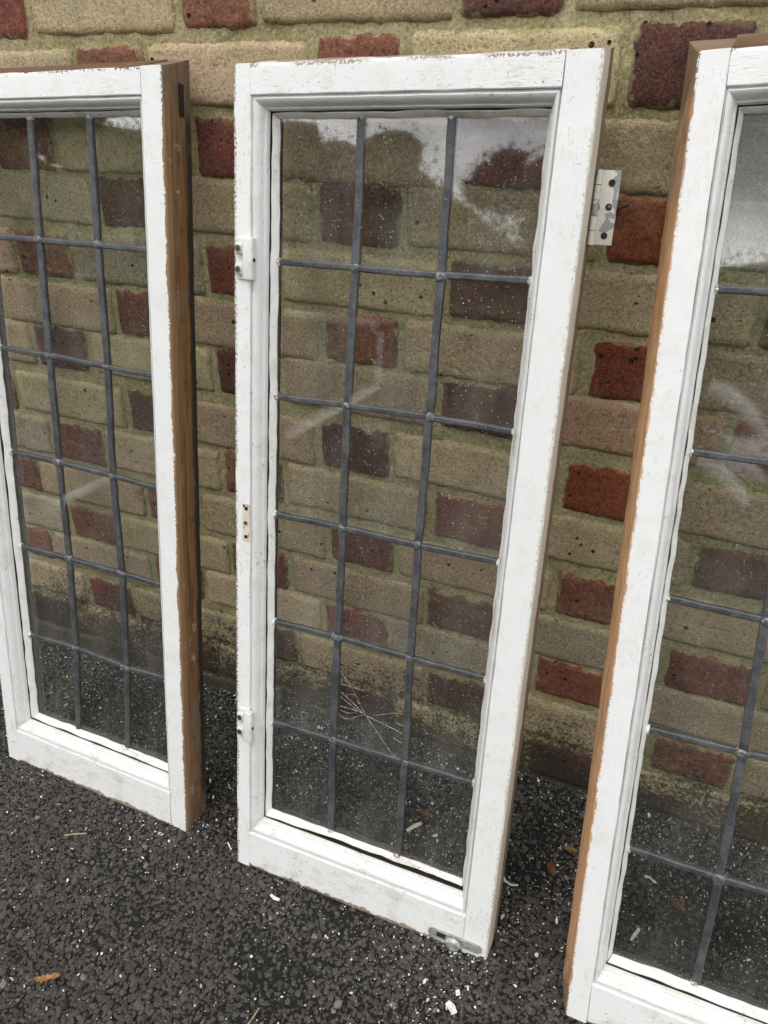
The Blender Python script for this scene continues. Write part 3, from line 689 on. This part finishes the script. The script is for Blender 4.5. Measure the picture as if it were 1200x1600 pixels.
def keep(z0, z1, label):
    # body with a deep right-hand block and two raised screw lugs on the left
    bm = bmesh.new(); h = z1 - z0; zc = (z0 + z1) / 2
    box_bm(bm, (.0238, -.0052, zc), (.0125, .0104, h), bev=.0022, seg=3)
    box_bm(bm, (.0125, -.0012, z0 + .0035), (.014, .0024, .006), bev=.0008)
    box_bm(bm, (.0125, -.0012, z1 - .0035), (.014, .0024, .006), bev=.0008)
    box_bm(bm, (.0125, -.0005, zc), (.014, .0010, h * .9))
    o = put('latch_keep', fix(bm_mesh(bm, True), 30), MAT['keep'], W2.root); o['label'] = label
    for q in (z0 + h * .245, z1 - h * .265):
        bm = bmesh.new(); box_bm(bm, (.0106, -.0034, q), (.0100, .0064, .0120), bev=.0016, seg=3)
        put('screw_lug', fix(bm_mesh(bm, True), 30), MAT['keep'], o)
        s, sb = screw(o, .0102, -.0071, q, .0038); sb_me = bm_mesh(sb); put('screw_slot', sb_me, MAT['hole'], o)
    bm = bmesh.new(); cyl_bm(bm, (.0301, -.0056, zc - .001), .0022, .0022, .0010, 'X', 16); put('side_hole', fix(bm_mesh(bm, True), 30), MAT['hole'], o)
    return o
keep(.818, .8635, 'upper white painted latch keep with two cross head screws')
keep(.218, .2640, 'lower white painted latch keep with two screws')
bm = bmesh.new(); box_bm(bm, (.0165, -.0004, .530), (.0095, .0016, .049), bev=.0004)
pl = put('strike_plate', bm_mesh(bm), MAT['cream'], W2.root); pl['label'] = 'small cream strike plate with rusty screw holes'
holes(pl, [(.0172, .5485, .0026), (.0168, .5115, .0025), (.0140, .5515, .0016)], -.0009)
screw(pl, .0168, -.0016, .530, .0026)[1].free()
# hinge
hr = empty('hinge', Matrix(), None, None); hr.parent = W2.root; hr.matrix_parent_inverse = Matrix(); hr['label'] = 'open butt hinge in chipped cream paint on the right edge'
HX, HY, Z0, Z1 = .3835, .034, .8735, .9405
bm = bmesh.new(); seg = (Z1 - Z0) / 5
for k in range(5): cyl_bm(bm, (HX, HY, Z0 + seg * (k + .5)), .0033, .0033, seg - .0007, 'Z', 18)
put('hinge_knuckle', fix(bm_mesh(bm, True), 40), MAT['hinge'], hr)
bm = bmesh.new(); box_bm(bm, (HX + .0112, HY + .0005, (Z0 + Z1) / 2), (.0172, .0022, Z1 - Z0 - .001), bev=.0006)
put('hinge_leaf', fix(bm_mesh(bm, True), 40), MAT['hinge'], hr)
for x, z in ((HX + .0125, Z1 - .0115), (HX + .0125, (Z0 + Z1) / 2 + .001), (HX + .0118, Z0 + .009)):
    bm = bmesh.new(); cyl_bm(bm, (x, HY - .0008, z), .0031, .0031, .0008); put('screw_hole', fix(bm_mesh(bm, True), 30), MAT['hole'], hr)
bm = bmesh.new(); cyl_bm(bm, (HX + .0132, HY - .0014, (Z0 + Z1) / 2 + .001), .0018, .0018, .0008); put('screw', bm_mesh(bm, True), MAT['screw'], hr)
# catch on the bottom rail
ct = empty('sliding_catch', Matrix(), None, None); ct.parent = W2.root; ct['label'] = 'galvanised catch with a rounded tongue hanging over the rail'
bm = bmesh.new(); rot = Matrix.Rotation(.0, 3, 'Y')
box_bm(bm, (.336, -.0008, .0165), (.062, .0016, .0125), bev=.0006)
box_bm(bm, (.336, -.0022, .0218), (.060, .0024, .0024), bev=.0009); box_bm(bm, (.336, -.0022, .0112), (.060, .0024, .0022), bev=.0009)
cyl_bm(bm, (.3055, -.0012, .0165), .0062, .0062, .0024); cyl_bm(bm, (.3665, -.0012, .0165), .0062, .0062, .0024)
put('catch_plate', fix(bm_mesh(bm, True), 30), MAT['galv'], ct)
V, F = [], []; n = 18                                            # the bulged tongue, wider at the top
for g, (dep, sc) in enumerate(((0, 1), (-.0036, .96), (-.0046, .80), (-.0047, .35))):
    for k in range(n):
        a = 2 * math.pi * k / n; x = math.cos(a) * .0098; z = math.sin(a) * .0095
        if z > 0: z *= .75; x *= 1.12
        V.append((.3345 + x * sc, -.0012 + dep, .0115 + z * sc - (.002 if dep < -.001 else 0)))
for g in range(3):
    for k in range(n): F.append((g * n + k, g * n + (k + 1) % n, (g + 1) * n + (k + 1) % n, (g + 1) * n + k))
F.append(tuple(range(3 * n, 4 * n)))
put('catch_tongue', fix(mesh(V, F, True), 60), MAT['galv'], ct)
bm = bmesh.new(); cyl_bm(bm, (.3345, -.0030, .0030), .0042, .0048, .004, 'Z', 18); put('catch_bolt', fix(bm_mesh(bm, True), 30), MAT['galv'], ct)
bm = bmesh.new(); box_bm(bm, (.356, -.0027, .0165), (.017, .0016, .0068), bev=.0006); box_bm(bm, (.353, -.0036, .0168), (.010, .001, .0012), Matrix.Rotation(-.5, 3, 'Y'))
put('catch_slide', fix(bm_mesh(bm, True), 30), MAT['galv'], ct)
bm = bmesh.new(); box_bm(bm, (.315, -.0019, .0165), (.0165, .0008, .0075), bev=.0003); put('catch_slot', bm_mesh(bm), MAT['hole'], ct)
# cracks in one pane, as fine ridges in the surface of that pane
CR = [[(0.1434, 0.3399), (0.1571, 0.3259), (0.1663, 0.3112), (0.1754, 0.2966), (0.1837, 0.2848), (0.1918, 0.2761), (0.2081, 0.2573), (0.2242, 0.24)], [(0.1439, 0.3124), (0.1598, 0.3029), (0.1741, 0.2929)], [(0.1434, 0.305), (0.1585, 0.2977), (0.1679, 0.2934), (0.1757, 0.2911)], [(0.144, 0.2915), (0.1603, 0.2918), (0.1757, 0.2911)], [(0.145, 0.2854), (0.1545, 0.2843), (0.1621, 0.2867)], [(0.1438, 0.2769), (0.1518, 0.2745), (0.161, 0.2775), (0.1684, 0.2839), (0.1788, 0.2896)], [(0.1804, 0.2885), (0.2003, 0.2853), (0.2215, 0.2811), (0.2328, 0.2784)], [(0.1909, 0.2919), (0.2084, 0.2998), (0.2199, 0.3051), (0.2329, 0.3069)], [(0.182, 0.2874), (0.1869, 0.281), (0.1918, 0.2761)], [(0.2193, 0.2691), (0.233, 0.2641)], [(0.1441, 0.3244), (0.1603, 0.3244), (0.177, 0.324)], [(0.1502, 0.3103), (0.1638, 0.3152)], [(0.223, 0.2911), (0.2334, 0.2897)]]
CW = [c * .5 for c in (.00035, .0003, .00045, .0005, .00035, .0004, .0006, .00028, .0004, .00032, .0002, .0003, .00045)]
pane = W2.panes[1, 1]; pane['label'] = 'cracked pane with a star of fine fractures'
V, F = [], []
for l, wd in zip(CR, CW):
    N = []
    for a, b in zip(l[:-1], l[1:]):
        for k in range(4): N.append((a[0] + (b[0] - a[0]) * k / 4, a[1] + (b[1] - a[1]) * k / 4))
    N.append(l[-1])
    for k, (x, z) in enumerate(N):
        a, b = N[max(0, k - 1)], N[min(len(N) - 1, k + 1)]; dx, dz = b[0] - a[0], b[1] - a[1]; L = math.hypot(dx, dz)
        nx_, nz_ = -dz / L, dx / L; x += rnd.gauss(0, .00012); z += rnd.gauss(0, .00012); ww = wd * rnd.uniform(.5, 1.2)
        x -= pane.location.x; z -= pane.location.z
        i = len(V); V += [(x + nx_ * ww, -.00045, z + nz_ * ww), (x, -.0009, z), (x - nx_ * ww, -.00045, z - nz_ * ww)]
        if k: F += [(i - 3, i, i + 1, i - 2), (i - 2, i + 1, i + 2, i - 1), (i - 1, i + 2, i, i - 3)]
put('crack', mesh(V, F), MAT['crack'], pane)
# pale translucent streaks laid just in front of the glass
def smear(w, path, name='pale_streak'):
    """path: (x, z, halfwidth, strength)"""
    V, F, A = [], [], []; N = []
    for a, b in zip(path[:-1], path[1:]):
        for k in range(8): N.append([a[i] + (b[i] - a[i]) * k / 8 for i in range(4)])
    N.append(list(path[-1])); m = 7
    for k, (x, z, hw, st) in enumerate(N):
        a, b = N[max(0, k - 1)], N[min(len(N) - 1, k + 1)]; dx, dz = b[0] - a[0], b[1] - a[1]; L = math.hypot(dx, dz) or 1
        for q in range(m):
            s = -1 + 2 * q / (m - 1); V.append((x - dz / L * hw * s, w.dg - .00085, z + dx / L * hw * s)); A.append(st * .8 * (1 - s * s) ** 1.6 * (0 if k in (0, len(N) - 1) else 1) * (1.25 if s > .1 else .8))
        if k:
            for q in range(m - 1): i = (k - 1) * m + q; F.append((i, i + 1, i + 1 + m, i + m))
    put(name, mesh(V, F, True, attrs={'alpha': A}), MAT['smear'], w.root)
smear(W2, [(.048, .784, .007, .35), (.11, .784, .007, .5), (.1715, .781, .006, .45)])
smear(W2, [(.1722, .776, .0055, .3), (.172, .745, .006, .42), (.1718, .716, .007, .5)])
smear(W2, [(.174, .716, .006, .6), (.140, .694, .008, .95), (.1, .669, .009, .9), (.052, .638, .009, .5)])
smear(W1, [(.118, .462, .012, .35), (.16, .492, .010, .9), (.2, .513, .009, .9), (.25, .541, .009, .5)])
smear(W3, [(.048, .752, .011, .7), (.066, .748, .011, .95), (.088, .731, .010, .8), (.110, .705, .007, .5)])
smear(W3, [(.048, .681, .011, .6), (.070, .672, .011, .8), (.090, .656, .009, .7), (.1, .641, .005, .5)])
# mortise slot in the left window's side, its shade painted as a dark plate
bm = bmesh.new(); box_bm(bm, (W1.W + .0006, .030, W1.H - .030), (.0018, .0085, .034)); o = put('mortise_slot', bm_mesh(bm), MAT['hole'], W1.root); o['label'] = 'dark slot of an old mortise'

# ------------------------------------------------------------------ small things on the ground and wall
def gpoint(x, y, dz=.004): return Vector((x, y, float(ground_z(x, y)) + dz))
def leaf(x, y, L, Wd, rot, col, label, seed, torn=.0, name='fallen_leaf'):
    t = MT('dry_leaf_' + str(seed)); v = t.coord('Object'); n = t.noise(v, 160, 4, .7)
    m = t.pbr(t.mix(t.step(n, .35, .7), col, tuple(c * .45 for c in col)), .7, t.bump(n, .5, .001))
    V, F = [], []; nu, nv = 12, 6
    for top in (0, 1):
        for i in range(nu + 1):
            u = i / nu; hw = Wd * (math.sin(math.pi * min(1, u * .94 + .03)) ** .65) * (1 - torn * .5 * (nz3((u * 5, 1, 2), 2, seed) > .05))
            for j in range(nv + 1):
                s = -1 + 2 * j / nv; hx = (u - .5) * L; hy = s * hw * (1 + .18 * nz3((u * 6, s, 1), 1.2, seed))
                z = .0022 * abs(s) ** 1.5 + .0016 * math.sin(u * 5 + seed) + .0012 * nz3((u * 3, s * 2, 0), 1.5, seed)
                V.append((hx, hy, z - (.0005 if top else 0)))
    q = (nu + 1) * (nv + 1)
    for i in range(nu):
        for j in range(nv):
            a = i * (nv + 1) + j; F.append((a, a + 1, a + nv + 2, a + nv + 1)); a += q; F.append((a, a + nv + 1, a + nv + 2, a + 1))
    rim = [j for j in range(nv + 1)] + [i * (nv + 1) + nv for i in range(1, nu + 1)] + [nu * (nv + 1) + j for j in range(nv - 1, -1, -1)] + [i * (nv + 1) for i in range(nu - 1, 0, -1)]
    for k in range(len(rim)): a, b = rim[k], rim[(k + 1) % len(rim)]; F.append((a, a + q, b + q, b))
    root = empty(name, Matrix.Translation(gpoint(x, y, .0055)) @ Matrix.Rotation(rot, 4, 'Z'), label, 'leaf', 'fallen leaves on the tarmac')
    put('leaf_blade', fix(mesh(V, F, True)), m, root)
    bm = bmesh.new(); cyl_bm(bm, (-L * .5 - .0035, 0, .0003), .0006, .0004, .008, 'X', 8); put('leaf_stalk', bm_mesh(bm, True), m, root)
leaf(-.205, -.521, .034, .0062, .55, (.36, .175, .055), 'torn orange brown leaf fragment lying on open tarmac at the lower left', 3, 1)
leaf(.352, -.128, .022, .0065, -1.1, (.16, .065, .02), 'dark brown leaf in the gap between the middle and right windows, nearer the viewer', 5)
leaf(.372, -.096, .020, .0060, .2, (.17, .10, .025), 'yellowish brown leaf in the gap between the middle and right windows, beside the wall', 7)
leaf(.158, -.112, .020, .0058, -.1, (.20, .075, .02), 'brown leaf seen through the bottom right pane of the middle window', 9)
leaf(.52, -.12, .024, .0065, -.5, (.13, .05, .018), 'brown leaf seen through the lowest panes of the right window', 12)
def curl(pts, wd, th, col, label, name, cat, group=None):
    t = MT(name + '_mat'); v = t.coord('Object'); n = t.noise(v, 300, 3, .7); m = t.pbr(t.mix(t.step(n, .4, .7), col, tuple(c * .6 for c in col)), .7)
    V, F = [], []
    for k, (x, y, z) in enumerate(pts):
        a, b = pts[max(0, k - 1)], pts[min(len(pts) - 1, k + 1)]; d = Vector((b[0] - a[0], b[1] - a[1], 0)).normalized(); nn = Vector((-d.y, d.x, 0))
        w_ = wd * (.45 + .55 * math.sin(math.pi * (k + .6) / (len(pts) + .2))); c = gpoint(x, y, .004 + z)
        for s, h in ((-1, 0), (1, .0006), (1, th + .0006), (-1, th)): V.append(c + nn * (w_ * s) + Vector((0, 0, h)))
        if k:
            for q in range(4): a_ = (k - 1) * 4; F.append((a_ + q, a_ + (q + 1) % 4, a_ + 4 + (q + 1) % 4, a_ + 4 + q))
    F += [(3, 2, 1, 0), tuple(len(V) - 4 + i for i in range(4))]
    tag(put(name, fix(mesh(V, F, True), 40), m), label, cat, group)
WHITE = (.70, .70, .66); STRAW = (.42, .34, .20)
G = 'large curled paint flakes'
curl([(.286, -.148, .004), (.289, -.158, .002), (.296, -.166, .001), (.306, -.169, .001), (.315, -.167, .003)], .0016, .0007, WHITE, 'curved white paint curl on tarmac between the middle and right windows', 'paint_curl', 'paint flake', G)
curl([(.137, -.142, .0), (.146, -.132, .001), (.154, -.126, .002)], .0032, .0008, WHITE, 'angular pale paint flake seen through the bottom right pane of the middle window', 'paint_curl', 'paint flake', G)
curl([(.470, -.190, .004), (.474, -.178, .002), (.478, -.170, .005)], .0022, .0008, WHITE, 'white paint flake seen through the bottom left pane of the right window', 'paint_curl', 'paint flake', G)
curl([(.276, -.352, .0), (.283, -.356, .001), (.289, -.362, .001)], .0045, .0012, WHITE, 'broad white paint flake at the bottom of the photo below the catch', 'paint_curl', 'paint flake', G)
curl([(.283, -.334, .001), (.286, -.340, .001)], .0030, .0010, WHITE, 'small white paint chunk just above the broad flake at the bottom', 'paint_curl', 'paint flake', G)
curl([(-.105, -.260, .0), (-.092, -.270, .002)], .0011, .0009, WHITE, 'straight white paint splinter right of the left window foot', 'paint_curl', 'paint flake', G)
curl([(.0, -.31, .0), (.008, -.313, .001), (.016, -.313, .001)], .0022, .0008, WHITE, 'white paint flake on the tarmac below the middle window lower left corner', 'paint_curl', 'paint flake', G)
G2 = 'dry straws on the tarmac'
curl([(-.345, -.345, .001), (-.33, -.338, .003), (-.315, -.33, .002)], .0006, .0009, STRAW, 'pale dry straw in front of the left window', 'dry_straw', 'straw', G2)
curl([(.063, -.475, .001), (.066, -.462, .003), (.067, -.448, .002)], .0006, .0009, STRAW, 'pale dry straw at the bottom centre of the photo', 'dry_straw', 'straw', G2)
# nail in the wall
bm = bmesh.new(); cyl_bm(bm, (0, 0, -.012), .0017, .0017, .046, 'Z', 12); cyl_bm(bm, (0, 0, .0115), .0030, .0034, .0016, 'Z', 12)
nl = put('nail', fix(bm_mesh(bm, True), 40), MAT['rustm']); nl.matrix_world = Matrix.Translation((.3010, -.016, .8905)) @ Vector((.62, -.72, .33)).to_track_quat('Z', 'Y').to_matrix().to_4x4()
tag(nl, 'rusty nail sticking out of the orange brick behind the hinge', 'nail')

# ------------------------------------------------------------------ garden behind the photographer (seen mirrored in the glass)
def leaf_mat(name, a, b):
    t = MT(name); v = t.coord('Object'); n = t.noise(v, 1.3, 3, .6); return t.pbr(t.mix(t.step(n, .35, .65), a, b), .6)
BARK = MT('bark'); BARK = BARK.pbr(BARK.mix(BARK.noise(BARK.coord('Object'), 20), (.06, .045, .035), (.12, .10, .08)), .9)
_bm = bmesh.new(); bmesh.ops.create_icosphere(_bm, subdivisions=2, radius=1)
ICO2 = (np.array([v.co[:] for v in _bm.verts]), np.array([[v.index for v in f.verts] for f in _bm.faces])); _bm.free()
def tree(az, dist, h, rad, low, mat, label, seed, nleaf=11000, cat='tree', leafs=.060):
    a = math.radians(az); x, y = .4 + math.sin(a) * dist, -math.cos(a) * dist; r = np.random.default_rng(seed)
    root = empty('broadleaf_tree', Matrix.Translation((x, y, float(ground_z(x, y)))), label, cat, 'trees across the yard behind the viewer')
    bm = bmesh.new()
    bmesh.ops.create_cone(bm, cap_ends=True, segments=12, radius1=.16, radius2=.07, depth=h * .62, matrix=Matrix.Translation((0, 0, h * .31 - .1)))
    for k in range(7):
        an, ln, z0 = r.uniform(0, 6.28), rad * r.uniform(.6, .95), h * r.uniform(.25, .55); d = Vector((math.cos(an), math.sin(an), r.uniform(.5, 1.1))).normalized()
        bmesh.ops.create_cone(bm, cap_ends=False, segments=8, radius1=.06, radius2=.015, depth=ln, matrix=Matrix.Translation(Vector((0, 0, z0)) + d * ln * .5) @ d.to_track_quat('Z', 'Y').to_matrix().to_4x4())
    put('trunk', bm_mesh(bm, True), BARK, root)
    nc = 60; cen = []
    for _ in range(nc):
        u = r.normal(size=3); u /= np.linalg.norm(u); u *= r.uniform(.35, 1) ** .5
        cen.append((u[0] * rad * .8, u[1] * rad * .8, low + (h - low) * (.5 + .46 * u[2]), rad * r.uniform(.18, .36)))
    cen = np.array(cen)
    IV, IT = ICO2; CV = []; CT = []
    for k_, (cx_, cy_, cz_, cr2) in enumerate(cen):
        f_ = np.array([1 + .6 * noise.noise(Vector(v_ * 3.0) + Vector((k_, seed, 0))) for v_ in IV])[:, None]
        CV.append(IV * f_ * cr2 * np.array([1, 1, .8]) * .82 + np.array([cx_, cy_, cz_])); CT.append(IT + k_ * len(IV))
    CV = np.concatenate(CV); CT = np.concatenate(CT)
    pick = r.integers(0, nc, nleaf); d = r.normal(size=(nleaf, 3)); d /= np.linalg.norm(d, axis=1)[:, None]
    c = cen[pick, :3] + d * (cen[pick, 3] * r.uniform(.8, 1.5, nleaf) ** 1.1)[:, None] * np.array([1, 1, .8])
    a1 = r.normal(size=(nleaf, 3)); a1 /= np.linalg.norm(a1, axis=1)[:, None]; a2 = np.cross(a1, r.normal(size=(nleaf, 3))); a2 /= np.linalg.norm(a2, axis=1)[:, None]
    s = leafs * r.uniform(.6, 1.3, nleaf)[:, None]
    V = np.stack([c - a1 * s, c + a2 * s * .5, c + a1 * s, c - a2 * s * .5], 1).reshape(-1, 3); b = (np.arange(nleaf) * 4)[:, None]
    Tt = np.concatenate([b + [0, 1, 2], b + [0, 2, 3], CT + len(V)]); V = np.concatenate([V, CV])
    cr_ = put('crown', np_mesh(V, Tt), mat, root); cr_['kind'] = 'stuff'
LG = leaf_mat('green_leaves', (.045, .070, .016), (.085, .105, .025)); LY = leaf_mat('olive_leaves', (.07, .085, .022), (.12, .12, .035)); LR = leaf_mat('copper_leaves', (.07, .028, .020), (.11, .045, .030))
tree(-52, 19, 6.0, 3.4, .8, LG, 'spreading green tree far left across the yard', 21)
tree(-41, 17, 6.2, 3.0, .8, LY, 'olive green tree left of centre across the yard', 22)
tree(-33, 18, 6.3, 3.0, .9, LG, 'rounded green tree mirrored in the top left pane of the middle window', 23)
tree(-26, 16, 6.0, 2.3, .7, LY, 'olive green tree mirrored in the top centre pane of the middle window', 24)
tree(-20.5, 22, 5.9, 3.2, .5, LG, 'low green tree mirrored below the bright sky in the middle window', 25)
tree(-16, 17, 6.7, 1.8, 1.0, LR, 'copper leaved tree mirrored in the top right pane of the middle window', 26)
tree(-11, 18, 7.3, 2.0, .9, LR, 'taller copper leaved tree beside the first copper one', 27)
tree(-4, 20, 7.3, 2.2, .6, LG, 'green tree mirrored in the upper pane of the right window', 28)
tree(5, 18, 6.4, 2.6, .6, LG, 'green tree far right across the yard', 29)
tree(15, 18, 6.5, 3.0, .6, LY, 'olive tree at the far right end of the yard', 30)
r = np.random.default_rng(4); n = 26000; x = r.uniform(-30, 16, n); y = -23 + r.uniform(-.5, .5, n); z = r.uniform(0, 2.9, n) - .9; dd = r.normal(size=(n, 3)); dd /= np.linalg.norm(dd, axis=1)[:, None]
e2 = np.cross(dd, r.normal(size=(n, 3))); e2 /= np.linalg.norm(e2, axis=1)[:, None]; c = np.stack([x, y, z], 1); s = .22
V = np.stack([c - dd * s, c + e2 * s * .6, c + dd * s, c - e2 * s * .6], 1).reshape(-1, 3); b = (np.arange(n) * 4)[:, None]
tag(put('hedge', np_mesh(V, np.concatenate([b + [0, 1, 2], b + [0, 2, 3]])), LG), 'long dark green hedge along the far side of the yard', 'hedge', kind='stuff')
